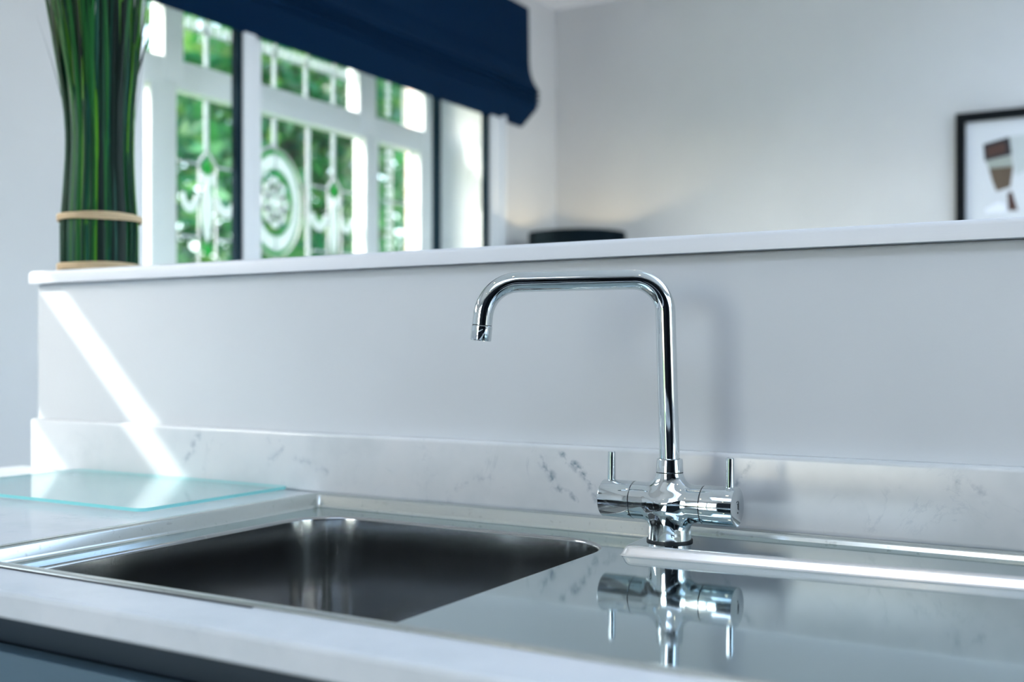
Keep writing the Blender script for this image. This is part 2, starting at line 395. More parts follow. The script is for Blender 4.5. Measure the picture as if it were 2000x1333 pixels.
# ------------------------------------------------------------------ worktop with upstand
WT = .900
wt = thing('worktop', (-.4, .9, WT-.024), 'white veined quartz kitchen worktop with a matching upstand, around the steel sink', 'worktop')
SX0, SX1, SY0, SY1 = -1.036, .03, .648, 1.208       # sink cut-out
bm = bmesh.new()
yf, yb = .585, 1.2315
pr = [(SY0+.004, WT-.024), (yf+.003, WT-.024), (yf, WT-.021), (yf, WT-.004), (yf+.0012, WT-.0012), (yf+.004, WT), (SY0+.004, WT)]
loft(bm, [[Vector((x, y, z)) for y, z in pr] for x in (-1.722, 1.0)], True, True, True)
box(bm, -1.722, SX0+.003, SY0+.004, yb, WT-.024, WT); box(bm, SX1-.003, 1.0, SY0+.004, yb, WT-.024, WT)
box(bm, SX0+.003, SX1-.003, SY1-.002, yb, WT-.024, WT); fixn(bm)
build('slab', bm, M_MARB, wt)
UY = 1.211
build('upstand', B(-1.672, 1.0, UY, 1.2315, WT, CZ-.1185, bev=.0055, seg=4), M_MARB, wt, smooth=True, sharp=60)

# ------------------------------------------------------------------ base cabinets under the worktop
xs = [-1.71, -1.11, -.51, .09, .69]
labs = ['slate blue base cabinet furthest left below the white worktop', 'slate blue base cabinet below the sink bowl with a dark handle rail',
        'slate blue base cabinet below the tap and drainer', 'slate blue base cabinet at the right end below the worktop']
for i in range(4):
    x0, x1 = xs[i], xs[i+1]
    c = thing('base_cabinet', ((x0+x1)/2, .92, 0), labs[i], 'cabinet', 'base cabinets below the worktop')
    bm = bmesh.new()
    box(bm, x0, x0+.018, .64, 1.22, .1, WT-.025); box(bm, x1-.018, x1, .64, 1.22, .1, WT-.025)
    box(bm, x0+.018, x1-.018, 1.2, 1.22, .1, .7); box(bm, x0+.018, x1-.018, .64, 1.2, .1, .118)
    build('body', bm, M_CABD, c)
    build('handle_rail', B(x0, x1, .632, .648, WT-.085, WT-.0245), M_CABD, c)
    build('door', B(x0+.0015, x1-.0015, .604, .624, .14, CZ-.2625, bev=.0015), M_CAB, c)
    build('plinth', B(x0, x1, .66, .675, 0, .1), M_CABD, c)

# ------------------------------------------------------------------ sink
DK = .8845
sink = thing('kitchen_sink', (-.75, .92, DK-.19), 'inset stainless steel sink with one square bowl and a mirror bright drainer', 'sink')
bm = bmesh.new()
pr = [(0, WT+.0002), (.0008, WT+.0014), (.003, WT+.0021), (.010, WT+.0021), (.0135, WT+.0012), (.0150, WT-.001), (.0185, DK+.004), (.0198, DK+.0012), (.0225, DK)]
loft(bm, [rrect(SX0+o, SX1-o, SY0+o, SY1-o, max(.004, .016-o*.6), z, 6) for o, z in pr], True); fixn(bm)
for f in bm.faces:
    pass
build('rim', bm, M_RIM, sink, smooth=True, sharp=70)
build('sealant_line', B(SX0+.004, -.62, SY0-.0032, SY0-.0003, WT-.001, WT+.0009), M_SEAM, wt)
# deck with bowl hole
BX0, BX1, BY0, BY1, BR = -.972, -.536, .676, 1.142, .072; FR_ = -.034
o = .0225; lip = rrect(BX0-.004, BX1+.004, BY0-.004, BY1+.004, BR+.004, DK, 10, BR+.004+FR_)
outer = rrect(SX0+o, SX1-o, SY0+o, SY1-o, .004, DK, 6)
bm = bmesh.new()
def ring(bm, pts):
    vs = [bm.verts.new(p) for p in pts]; return [bm.edges.new((vs[i], vs[(i+1) % len(vs)])) for i in range(len(vs))]
e = ring(bm, outer)+ring(bm, lip)
bmesh.ops.triangle_fill(bm, edges=e, use_beauty=True, normal=(0, 0, 1))
for f in bm.faces:
    f.normal_update()
    if f.normal.z < 0: f.normal_flip()
build('drainer', bm, M_DECK, sink)
# bowl
bm = bmesh.new(); loops = []
for k in range(6):
    a = PI/2*k/5; q = .004*(1-math.sin(a)); loops.append(rrect(BX0-q, BX1+q, BY0-q, BY1+q, BR+q, DK-.004*(1-math.cos(a)), 10, BR+q+FR_))
for t in (.25, .5, .75, 1): loops.append(rrect(BX0+.004*t, BX1-.004*t, BY0+.004*t, BY1-.004*t, BR, DK-.004-.146*t, 10, BR+FR_))
for k in range(1, 7):
    a = PI/2*k/6; q = .004+.022*(1-math.cos(a)); loops.append(rrect(BX0+q, BX1-q, BY0+q, BY1-q, BR-.022*(1-math.cos(a)), DK-.150-.022*math.sin(a), 10, BR+FR_-.022*(1-math.cos(a))))
for q in (.08, .15, .19): loops.append(rrect(BX0+q, BX1-q, BY0+q, BY1-q, .05-(.02 if q > .1 else 0), DK-.173-(q-.03)*.02, 10))
vs = loft(bm, loops, True, False, True); fixn(bm)
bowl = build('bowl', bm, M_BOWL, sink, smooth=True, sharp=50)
cxb, cyb = (BX0+BX1)/2, (BY0+BY1)/2
bm = bmesh.new(); lathe(bm, (cxb, cyb, 0), [(DK-.1745, .046), (DK-.172, .045), (DK-.1715, .038), (DK-.174, .034), (DK-.174, .012), (DK-.166, .010), (DK-.165, .0)], cap0=False, cap1=False); fixn(bm)
build('strainer', bm, M_RIM, bowl, smooth=True, sharp=40)
# raised tap ledge running right
TL = .8955
def ledge(o, z):   # o: outward offset
    fl = Vector((-.494-o, 1.0795-o, z)); fr = Vector((.008, 1.123-o, z)); br = Vector((.008, SY1-.0175, z)); bl = Vector((-.502-o, SY1-.0175, z)); 
    m1 = Vector((-.520-o*1.0, 1.150, z))
    r = .006+o*.4; pts = []
    P = [fl, fr, br, bl]
    # round the front-left corner
    d1_ = (bl-fl).normalized(); d2_ = (fr-fl).normalized()
    for k in range(7):
        t = k/6; a = fl+d1_*r; c_ = fl+d2_*r
        pts.append(a*(1-t)**2+fl*2*t*(1-t)+c_*t**2)
    return pts+[fr, br, bl]
bm = bmesh.new()
pr = [(.0112, DK-.0002), (.0098, DK+.0006), (.0086, DK+.0024), (.0066, TL-.0042), (.0052, TL-.0020), (.0036, TL-.0007), (.0020, TL-.0001), (.0012, TL), (0, TL)]
loft(bm, [ledge(o, z) for o, z in pr[:-1]], True, False, False); fixn(bm)
for f in bm.faces:
    if f.normal.z < 0: f.normal_flip()
le = build('ledge_edge', bm, M_EDGE, sink, smooth=True, sharp=80); le['label'] = 'rounded edge of the raised tap ledge, its highlight put into the colour'
bm = bmesh.new(); loft(bm, [ledge(o, z) for o, z in pr[-2:]], True, False, True); fixn(bm)
build('tap_ledge', bm, M_DECK, sink)
# ------------------------------------------------------------------ mixer tap
TX, TY, TZ = -.4680, 1.1235, TL
AX = CZ-.1660
tap = thing('mixer_tap', (TX, TY, TZ), 'chrome two-handle kitchen mixer tap with a tall squared swivel spout', 'tap')
def sdf(P):
    x, y, z = P[..., 0]-TX, P[..., 1]-TY, P[..., 2]
    def smin(a, b, k):
        h = np.clip(.5+.5*(b-a)/k, 0, 1); return b*(1-h)+a*h-k*h*(1-h)
    rad = np.sqrt(x*x+y*y)
    cyl = np.sqrt(y*y+(z-AX)**2)-.0205
    low = np.maximum(rad-(.0222+.0014*np.clip((AX-.015-z)/.027, 0, 1)**2), z-AX)
    up = np.maximum(rad-(.0168-.0022*np.clip((z-AX-.014)/.018, 0, 1)), AX-z)
    return smin(smin(cyl, low, .010), up, .013)
def nets(f, lo, hi, h):
    nx = [int(math.ceil((hi[i]-lo[i])/h))+1 for i in range(3)]
    g = np.stack(np.meshgrid(*[lo[i]+h*np.arange(nx[i]) for i in range(3)], indexing='ij'), -1)
    v = f(g); ins = v < 0
    c = np.zeros([n_-1 for n_ in nx], int)
    for dx in (0, 1):
        for dy in (0, 1):
            for dz in (0, 1): c += ins[dx:nx[0]-1+dx, dy:nx[1]-1+dy, dz:nx[2]-1+dz]
    act = (c > 0) & (c < 8); idx = -np.ones(act.shape, int); ii = np.argwhere(act); idx[act] = np.arange(len(ii))
    V = np.array(lo)+h*(ii+.5)
    for _ in range(8):
        e_ = 1e-5; d = f(V)
        G = np.stack([(f(V+np.eye(3)[k]*e_)-f(V-np.eye(3)[k]*e_))/(2*e_) for k in range(3)], -1)
        V = V-G*(d/np.maximum((G**2).sum(-1), .2))[:, None]
    F_ = []
    for ax in range(3):
        a, b = [(1, 2), (2, 0), (0, 1)][ax]
        sl0 = [slice(None)]*3; sl1 = [slice(None)]*3; sl0[ax] = slice(0, -1); sl1[ax] = slice(1, None)
        ch = np.argwhere(ins[tuple(sl0)] != ins[tuple(sl1)])
        for p in ch:
            if p[a] == 0 or p[b] == 0 or p[a] > act.shape[a]-1 or p[b] > act.shape[b]-1: continue
            q = [p.copy() for _ in range(4)]; q[1][a] -= 1; q[2][a] -= 1; q[2][b] -= 1; q[3][b] -= 1
            t = [int(idx[tuple(k)]) for k in q]
            if min(t) < 0: continue
            if not ins[tuple(p)]: t.reverse()
            F_.append(t)
    return V, F_
V, F_ = nets(sdf, (TX-.0425, TY-.028, TZ-.002), (TX+.0425, TY+.028, AX+.034), .0011)
bm = bmesh.new(); vv = [bm.verts.new(p) for p in V]
for t in F_:
    try: bm.faces.new([vv[k] for k in t])
    except ValueError: pass
XS0, XS1 = TX-.0402, TX+.0396
def cut(co, no): bmesh.ops.bisect_plane(bm, geom=bm.verts[:]+bm.edges[:]+bm.faces[:], plane_co=co, plane_no=no, clear_outer=True)
cut((XS0, 0, 0), (-1, 0, 0)); cut((XS1, 0, 0), (1, 0, 0)); cut((0, 0, TZ+.0022), (0, 0, -1)); cut((0, 0, AX+.0322), (0, 0, 1))
fixn(bm)
build('tap_body', bm, M_CHROME, tap, smooth=True)
bm = bmesh.new(); lathe(bm, (TX, TY, 0), [(TZ, .0248), (TZ+.0021, .0248), (TZ+.0022, .02)], cap0=True, cap1=True); fixn(bm)
build('base_gasket', bm, M_SEAM, tap)
# neck collar
bm = bmesh.new(); lathe(bm, (TX, TY, 0), [(AX+.0328, .0138), (AX+.0328, .0144), (AX+.0333, .0148), (AX+.046, .0139), (AX+.0472, .0135), (AX+.0475, .0125), (AX+.0468, .0105)], cap0=True, cap1=False, n=64); fixn(bm)
build('neck_collar', bm, M_CHROME, tap, smooth=True, sharp=35)
for ax_, pr0 in (('Z', [(AX+.031, .0130), (AX+.034, .0130)]), ('Z', [(AX+.044, .0112), (AX+.0474, .0112)]), ('X', [(XS0-.0008, .0195), (XS0+.0008, .0195)]), ('X', [(XS1-.0008, .0195), (XS1+.0008, .0195)])):
    bm = bmesh.new(); lathe(bm, (TX, TY, 0) if ax_ == 'Z' else (0, TY, AX), pr0, axis=ax_); fixn(bm); build('seam_ring', bm, M_SEAM, tap)
# handles
for side, (xa, xb, px_, ph) in {'l': (XS0-.0008, TX-.0775, -.5372, .0320), 'r': (XS1+.0008, TX+.0762, -.4000, .0315)}.items():
    bm = bmesh.new(); sgn = 1 if xb > xa else -1; R = .0209
    lathe(bm, (0, TY, AX), [(xa, .0185), (xa, R-.0004), (xa+sgn*.0004, R), (xb-sgn*.0009, R), (xb-sgn*.0003, R-.0003), (xb, R-.0011)], axis='X', n=80)
    fixn(bm); h = build('handle', bm, M_CHROME, tap, smooth=True, sharp=35)
    bm = bmesh.new(); zz = AX+R-.001
    tube(bm, [(px_, TY, zz), (px_, TY, zz+ph-.0006), (px_-.0000, TY, zz+ph)], [.0046, .0042, .0036], n=24); fixn(bm)
    build('lever_pin', bm, M_CHROME, h, smooth=True, sharp=35)
    if side == 'r':
        bm = bmesh.new(); xe = xb+.00025
        def stroke(pts, r=.00022):
            tube(bm, [(xe, TY+a, AX+b) for a, b in pts], r, n=6)
        stroke([(-.0030, .0050), (-.0010, .0062), (.0018, .0062), (.0032, .0050), (.0034, -.0035)])
        stroke([(-.0012, .0030), (.0008, .0034), (.0012, .0020), (.0012, -.0025)])
        lathe(bm, (0, TY+.0006, AX-.0060), [(xe-.0001, .0009), (xe+.0001, .0009)], axis='X', n=16)
        fixn(bm); mk = build('maker_mark', bm, M_MARK, h); mk['label'] = 'small dark arch and dot engraved on the handle end'
# dark strokes low on the body
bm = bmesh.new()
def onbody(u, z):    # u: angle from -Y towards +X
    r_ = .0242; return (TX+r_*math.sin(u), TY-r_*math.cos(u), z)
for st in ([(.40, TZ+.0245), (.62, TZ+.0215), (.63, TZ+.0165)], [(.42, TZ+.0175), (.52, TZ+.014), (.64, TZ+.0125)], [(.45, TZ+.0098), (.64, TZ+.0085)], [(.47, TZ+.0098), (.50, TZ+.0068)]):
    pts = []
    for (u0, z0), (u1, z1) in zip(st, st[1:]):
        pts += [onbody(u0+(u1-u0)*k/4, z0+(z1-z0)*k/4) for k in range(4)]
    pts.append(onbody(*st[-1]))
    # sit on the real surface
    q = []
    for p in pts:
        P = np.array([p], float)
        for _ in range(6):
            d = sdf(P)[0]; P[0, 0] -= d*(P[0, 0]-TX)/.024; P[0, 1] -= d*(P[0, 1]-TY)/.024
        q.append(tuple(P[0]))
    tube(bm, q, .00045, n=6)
fixn(bm); mk = build('base_strokes', bm, M_MARK, tap); mk['label'] = 'dark strokes running up the tap base'
# spout: column leans very slightly, arm swings out over the bowl
F = Vector((-math.sin(YAW), math.cos(YAW), 0)); Rv = Vector((math.cos(YAW), math.sin(YAW), 0))
arm = (-Rv*math.cos(math.radians(4)) - F*math.sin(math.radians(4))).normalized()
base = Vector((TX, TY, AX+.045)); top = CZ+.0762
r1, r2 = .036, .040
prof2 = [(0, 0), (0, (top-r1)-base.z)]
for k in range(1, 15):
    a = PI/2*k/14; prof2.append((r1*(1-math.cos(a)), (top-r1)-base.z+r1*math.sin(a)))
reach = .198
A2 = math.radians(83)
xs2 = reach-r2
prof2.append((xs2*.55, top-base.z))
for k in range(0, 15):
    a = A2*k/14; prof2.append((xs2+r2*math.sin(a), top-base.z-r2*(1-math.cos(a))))
ex, ez = prof2[-1]; dx_, dz_ = math.cos(A2), -math.sin(A2)
prof2.append((ex+dx_*.010, ez+dz_*.010))
rot = Matrix.Rotation(math.radians(-1.6), 3, F)   # lean
def sp(p): return base+rot@(arm*p[0]+Vector((0, 0, p[1])))
pts = [sp(p) for p in prof2]
bm = bmesh.new(); tube(bm, pts, .01085, n=48, cap=True); fixn(bm)
spout = build('spout', bm, M_CHROME, tap, smooth=True, sharp=50)
def spe(t): return sp((ex+dx_*(.010+t), ez+dz_*(.010+t)))
bm = bmesh.new(); tube(bm, [spe(-.0003), spe(.0009)], .0103, n=40); fixn(bm); build('spout_seam', bm, M_SEAM, spout)
bm = bmesh.new(); P_ = [spe(.0008), spe(.0013), spe(.0160), spe(.0168), spe(.0168), spe(.0120)]
d_ = (spe(1)-spe(0)).normalized(); u_ = d_.orthogonal().normalized(); v_ = d_.cross(u_)
loft(bm, [[p+(u_*math.cos(2*PI*k/48)+v_*math.sin(2*PI*k/48))*r_ for k in range(48)] for p, r_ in zip(P_, (.0108, .0113, .0114, .0109, .0096, .0094))], True, True, True); fixn(bm)
build('aerator', bm, M_CHROME, spout, smooth=True, sharp=40)

# ------------------------------------------------------------------ glass chopping board
gb = thing('glass_board', (-1.31, 1.07, WT), 'clear aqua glass chopping board lying on the worktop left of the sink', 'chopping board')
gx0, gx1, gy0, gy1 = -1.535, -1.082, .938, 1.204
for x in (gx0+.03, gx1-.03):
    for y in (gy0+.03, gy1-.03):
        bm = bmesh.new(); lathe(bm, (x, y, 0), [(WT, .006), (WT+.0032, .005)], n=20); fixn(bm)
        build('rubber_foot', bm, mat('clear_grey_rubber', (.6, .7, .72), .5) if False else M_CAP, gb)
zb, ztp = WT+.0035, WT+.0078
bm = bmesh.new()
v_ = loft(bm, [rrect(gx0, gx1, gy0, gy1, .014, z, 8) for z in (zb, ztp)], True, True, True, 0); fixn(bm)
for f in bm.faces:
    if abs(f.normal.z) < .5: f.material_index = 1
build('glass_panel', bm, [M_BOARD, M_BEDGE], gb)

# ------------------------------------------------------------------ artificial grass bundle on the wall cap
gcx, gcy, gz = -1.600, 1.297, CZ+.133
gr = thing('grass_bundle', (gcx, gcy, gz), 'upright bundle of artificial green grass tied with raffia, standing on the low wall', 'plant')
bm = bmesh.new(); RB = .0655
for i in range(520):
    a = random.uniform(0, 2*PI); q = math.sqrt(random.random()) if i > 260 else random.uniform(.86, 1.0)
    bx_, by_ = q*math.cos(a), q*math.sin(a)
    H = random.uniform(.46, .66) if random.random() > .12 else random.uniform(.30, .45)
    splay = random.uniform(.15, 1.0)**1.5; a2 = a+random.uniform(-.7, .7)
    if random.random() < .10: splay *= 3.2
    wd = random.uniform(.0022, .0042); mi = random.choices([0, 1, 2, 3, 4], [4, 3.5, 3.0, 3.5, 2.0])[0]
    ta = random.uniform(0, 2*PI) if q < .8 else a+PI/2+random.uniform(-.4, .4)
    ph = random.uniform(0, 6.28); prev = None
    for k in range(15):
        t = k/14; z = H*t
        rr = RB*(1-.13*math.exp(-((z-.22)/.11)**2)*1.0) if z > .09 else RB
        s_ = max(0, z-.24); out = splay*(s_**1.6)*.30
        cx = gcx-.035*s_+bx_*rr+math.cos(a2)*out*(.4+q*.6)+.0025*math.sin(ph+t*5)*min(1, t*3)
        cy = gcy+by_*rr+math.sin(a2)*out*(.4+q*.6)*.9
        ww = wd*(1 if t < .6 else 1-(t-.6)/.4*.93)
        tw = ta+t*random.uniform(-.03, .03)
        dv = Vector((math.cos(tw), math.sin(tw), 0))*ww; c0 = Vector((cx, cy, gz+z))
        nn = Vector((math.cos(a), math.sin(a), 0))*ww*.35
        cur = [bm.verts.new(c0-dv), bm.verts.new(c0+nn), bm.verts.new(c0+dv)]
        if prev:
            for j in range(2): bm.faces.new((prev[j], prev[j+1], cur[j+1], cur[j])).material_index = mi
        prev = cur
build('grass_blades', bm, GREENS, gr, smooth=True)['kind'] = 'stuff'
bm = bmesh.new(); lathe(bm, (gcx, gcy, 0), [(gz, .052), (gz+.13, .050), (gz+.30, .034), (gz+.40, .01)], n=24); fixn(bm)
build('stem_core', bm, GREENS[3], gr)
for z0, k in ((.0065, 0), (.092, 1)):
    bm = bmesh.new()
    for j in range(4):
        rr = RB+.0035-abs(j-1.5)*.0006; zz = gz+z0-.0045+.003*j+(.0 if k else .001)
        tl = .0 if k else .004
        pts = [Vector((gcx+rr*math.cos(t), gcy+rr*math.sin(t), max(gz+.0018, zz+(.0008*math.sin(3*t+j)))+tl*0)) for t in [2*PI*q/48 for q in range(49)]]
        tube(bm, pts, .0018, n=8, cap=False)
    fixn(bm); build('raffia_band', bm, M_RAFFIA, gr, smooth=True)

# ------------------------------------------------------------------ window_1: leaded outer window, deep reveal, inner glazing
w1 = bpy.data.objects.new('window_1', None); COL.objects.link(w1); w1.location = (XL, 3.1, W1Z0); struct(w1)
XF = -2.75                     # face of the outer frame
XG = -2.805                    # leaded glass
KS = XG/XF
# reveal linings
bm = bmesh.new()
box(bm, XF, XL+.002, W1Y1-.03, W1Y1+.0, W1Z0, W1Z1); box(bm, XF, XL+.002, W1Y0, W1Y0+.02, W1Z0, W1Z1)
box(bm, XF, XL+.03, W1Y0, W1Y1, W1Z0-.0, W1Z0+.03); box(bm, XF, XL, W1Y0, W1Y1, W1Z1-.02, W1Z1)
build('reveal_lining', bm, M_WHITE, w1)
# architrave on the room side
bm = bmesh.new()
for y0, y1, z0, z1 in ((W1Y1-.035, W1Y1+.075, W1Z0-.06, W1Z1+.07), (W1Y0-.0, W1Y0+.035, W1Z0-.06, W1Z1+.07), (W1Y0, W1Y1, W1Z1-.02, W1Z1+.07)):
    box(bm, XL, XL+.016, y0, y1, z0, z1, bev=.003)
box(bm, XL, XL+.028, W1Y1+.045, W1Y1+.075, W1Z0-.06, W1Z1+.07, bev=.004)
box(bm, XL, XL+.07, W1Y0-.03, W1Y1+.1, W1Z0-.035, W1Z0, bev=.004)
build('architrave', bm, M_WHITE, w1, smooth=True, sharp=40)
# inner glazing: posts with dark gaskets
bm = bmesh.new()
box(bm, XL-.012, XL+.012, 2.558, 2.618, W1Z0+.03, W1Z1, bev=.006, seg=3); box(bm, XL-.045, XL-.012, 2.575, 2.66, W1Z0+.03, W1Z1)
build('sliding_post', bm, M_WHITE, w1, smooth=True, sharp=40)
bm = bmesh.new()
box(bm, XL-.02, XL+.006, 2.537, 2.557, W1Z0+.03, W1Z1); box(bm, XL-.02, XL+.004, 3.628, 3.656, W1Z0+.03, W1Z1); box(bm, XL-.02, XL+.004, 3.995, 4.024, W1Z0+.03, W1Z1)
build('gasket', bm, M_DARKGASK, w1)
for y0, y1 in ((2.16, 2.537), (2.66, 3.628), (3.656, 3.995)):
    build('inner_pane', B(XL-.012, XL-.008, y0, y1, W1Z0+.03, W1Z1-.02), M_GLASS, w1)
# outer frame: three lights over three
zt0, zt1 = CZ+.838, CZ+.932
ztop = CZ+1.115; zbot = W1Z0+.02; xi = XG-.006
bm = bmesh.new()
low = [(2.215, 2.420), (2.527, 3.500), (3.585, 3.872)]; upp = [(2.215, 2.475), (2.556, 3.461), (3.569, 3.905)]
for row, z0, z1 in ((low, zbot, zt0+.02), (upp, zt0+.02, W1Z1)):
    ed = [2.13]+[v for p in row for v in p]+[4.05]
    for a, b in zip(ed[::2], ed[1::2]): box(bm, xi, XF, a, b, z0, z1, bev=.003)
for (a, b), (c_, d) in zip(low, upp):
    box(bm, xi, XF-.001, min(a, c_)-.002, max(b, d)+.002, zt0, zt1, bev=.004); box(bm, xi, XF-.001, c_-.002, d+.002, ztop, W1Z1); box(bm, xi, XF-.001, a-.002, b+.002, zbot, zbot+.09)
build('casement_frame', bm, M_WHITE, w1, smooth=True, sharp=40)
for y0, y1 in low: build('leaded_pane', B(XG-.004, XG, y0, y1, zbot+.08, zt0), M_GLASS, w1)
for y0, y1 in upp: build('top_pane', B(XG-.004, XG, y0, y1, zt1, ztop), M_GLASS, w1)
lead = bmesh.new(); frost = bmesh.new(); green = bmesh.new()
def Y(y): return y*KS
def Z(z): return CZ+z*KS
def bar(bm, y0, z0, y1, z1, wd=.006, x=XG+.004):
    a = Vector((x, Y(y0), Z(z0))); b = Vector((x, Y(y1), Z(z1))); d = (b-a).normalized(); nn = Vector((0, -d.z, d.y))*wd/2; th = Vector((.004, 0, 0))
    loft(bm, [[a+nn, a+nn+th, a-nn+th, a-nn], [b+nn, b+nn+th, b-nn+th, b-nn]], True, True, True)
def poly(bm, pts, x=XG+.002, th=.003):
    a = [Vector((x, Y(y), Z(z))) for y, z in pts]; b = [p+Vector((th, 0, 0)) for p in a]; loft(bm, [a, b], True, True, True)
def annulus(bm, yc, zc, ro, ri, x=XG+.002, a0=0, a1=2*PI, n=40, th=.003):
    full = abs(a1-a0-2*PI) < 1e-6; m_ = n if full else n+1; L_ = []
    for r_, xx in ((ro, x), (ro, x+th), (ri, x+th), (ri, x)):
        L_.append([Vector((xx, Y(yc+r_[0]*math.cos(a0+(a1-a0)*k/n)), Z(zc+r_[1]*math.sin(a0+(a1-a0)*k/n)))) for k in range(m_)])
    loft(bm, L_+[L_[0]], full)
yc, zc = 2.978, .52
annulus(frost, yc, zc, (.122, .172), (.090, .122)); annulus(green, yc, zc, (.134, .187), (.124, .174)); annulus(green, yc, zc, (.088, .120), (.082, .112))
annulus(lead, yc, zc, (.141, .196), (.138, .192), th=.006); annulus(lead, yc, zc, (.124, .174), (.121, .170), th=.006); annulus(lead, yc, zc, (.091, .123), (.088, .119), th=.006)
for k in range(8):
    a = PI/4*k; annulus(frost, yc+.044*math.cos(a), zc+.062*math.sin(a), (.021, .028), (.008, .012), n=14); annulus(lead, yc+.044*math.cos(a), zc+.062*math.sin(a), (.024, .031), (.021, .028), n=14)
annulus(frost, yc, zc, (.018, .024), (.001, .001), n=14)
for k in (PI/2, -PI/2): bar(lead, yc, zc+.122*math.sin(k), yc, zc+.172*math.sin(k), .006, XG+.006)
bar(lead, yc, .70, yc, .84, .010); bar(frost, yc-.012, .72, yc-.012, .84, .012)
bar(lead, yc-.012, .72, yc-.17, .66, .010)
bar(lead, yc, .10, yc, .33, .008)
for sgn in (-1, 1):
    ym = yc+sgn*.324
    bar(lead, yc+sgn*.167, .08, yc+sgn*.167, .84, .008); bar(frost, yc+sgn*.177, .08, yc+sgn*.177, .84, .014)
    bar(lead, ym, .655, ym, .84, .007); bar(frost, ym-.010, .655, ym-.010, .84, .014)
    for s2 in (-1, 1):
        bar(lead, ym, .655, ym+s2*.042, .606, .008); bar(lead, ym+s2*.042, .606, ym+s2*.126, .606, .008)
        bar(lead, ym+s2*.035, .366, ym+s2*.126, .366, .008); bar(lead, ym+s2*.038, .08, ym+s2*.038, .60, .006)
    poly(green, [(ym-.022, .60), (ym, .572), (ym+.022, .60), (ym, .63)]); poly(green, [(ym-.02, .324), (ym, .30), (ym+.02, .324), (ym, .352)])
    pet = [(.003, .57), (.016, .53), (.024, .48), (.022, .42), (.012, .375), (.002, .352)]
    poly(frost, [(ym+a, b) for a, b in pet]+[(ym-a, b) for a, b in reversed(pet)])
    for s2 in (-1, 1): poly(frost, [(ym+s2*.006, .575), (ym+s2*.030, .585), (ym+s2*.032, .545), (ym+s2*.02, .54)][::s2])
    ysc = yc+sgn*.239
    annulus(frost, ysc, .505, (.050, .062), (.028, .030), a0=PI, a1=2*PI, n=16); annulus(lead, ysc, .505, (.053, .065), (.050, .062), a0=PI, a1=2*PI, n=16)
    annulus(frost, yc+sgn*.40, .505, (.040, .06), (.02, .03), a0=PI, a1=2*PI, n=16)
# upper lights
for y in (2.654, 2.811, 2.978, 3.145, 3.302): bar(lead, y, .93, y, 1.10, .006); bar(frost, y-.010, .93, y-.010, 1.06, .012)
for k in range(26):
    y = 2.56+k*.0335; poly(frost, [(y, 1.045), (y+.022, 1.045), (y+.022, 1.078), (y, 1.078)])
bar(lead, 2.53, 1.04, 3.42, 1.04, .005)
# narrow lights
for ya, yb2 in ((2.215, 2.405), (3.585, 3.90)):
    for k in range(22):
        z = .10+k*.0345
        if z < .80: poly(frost, [(ya+.045, z), (ya+.070, z), (ya+.070, z+.022), (ya+.045, z+.022)])
    for k in range(5):
        z = .95+k*.03; poly(frost, [(ya+.045, z), (ya+.070, z), (ya+.070, z+.02), (ya+.045, z+.02)])
    bar(lead, ya+.08, .08, ya+.08, .84, .006); bar(lead, ya+.02, .60, yb2-.02, .60, .008); bar(lead, ya+.02, .366, yb2-.02, .366, .008)
    bar(lead, (ya+yb2)/2+.05, .08, (ya+yb2)/2+.05, .84, .006); bar(lead, (ya+yb2)/2, .93, (ya+yb2)/2, 1.09, .006)
for b_ in (lead, frost, green): fixn(b_)
build('lead_came', lead, M_LEAD, w1); build('textured_glass', frost, M_FROST, w1); build('green_glass', green, M_GREENG, w1)

# ------------------------------------------------------------------ roman blind
bl = thing('roman_blind', (XL+.05, 3.1, 2.55), 'navy blue fabric roman blind drawn half up over the leaded window', 'blind')
yA, yB = 1.92, 4.285
zb_ = CZ+1.005
prof = [(.022, 2.62), (.045, 2.615), (.047, 2.50), (.049, 2.365), (.054, 2.357), (.051, 2.349), (.062, 2.30), (.082, 2.262), (.094, 2.250), (.088, 2.243),
(.099, 2.238), (.099, 2.228), (.085, 2.222), (.100, 2.214), (.100, 2.206), (.085, 2.200), (.099, 2.192), (.098, 2.184), (.084, 2.177), (.090, 2.168), (.034, 2.113), (.008, 2.090), (.003, 2.094), (.004, 2.13), (.022, 2.3)]
bm = bmesh.new(); loops = []
for k in range(41):
    y = yA+(yB-yA)*k/40; loops.append([Vector((XL+a+.0015*math.sin(y*9+b*20)*(1 if a > .05 else 0), y, b+.002*math.sin(y*6+a*40)*(1 if a > .07 else 0))) for a, b in prof])
loft(bm, loops, True, True, True); fixn(bm)
build('fabric_panel', bm, M_FABRIC, bl, smooth=True, sharp=50)
build('head_rail', B(XL, XL+.035, yA+.01, yB-.01, 2.58, 2.618), M_WHITE, bl)

# ------------------------------------------------------------------ floor lamp in the far corner
lx, ly = -2.207, 4.27
fl = thing('floor_lamp', (lx, ly, 0), 'lamp with a black drum shade standing in the far room corner', 'lamp')
st_, sr = CZ+.498, .213
bm = bmesh.new(); lathe(bm, (lx, ly, 0), [(st_-.24, sr), (st_, sr-.004), (st_, sr-.008), (st_-.24, sr-.004)], cap0=False, cap1=False, n=64)
fixn(bm); build('lamp_shade', bm, M_SHADE, fl, smooth=True, sharp=40)
bm = bmesh.new(); lathe(bm, (lx, ly, 0), [(0, .14), (.02, .14), (.025, .02), (.03, .012), (st_-.2, .012), (st_-.19, .02), (st_-.15, .02)], n=32)
for a in (0, 2*PI/3, 4*PI/3): tube(bm, [(lx, ly, st_-.17), (lx+(sr-.004)*math.cos(a), ly+(sr-.004)*math.sin(a), st_-.02)], .002, n=6)
fixn(bm); build('stand', bm, M_BLACK, fl, smooth=True, sharp=40)
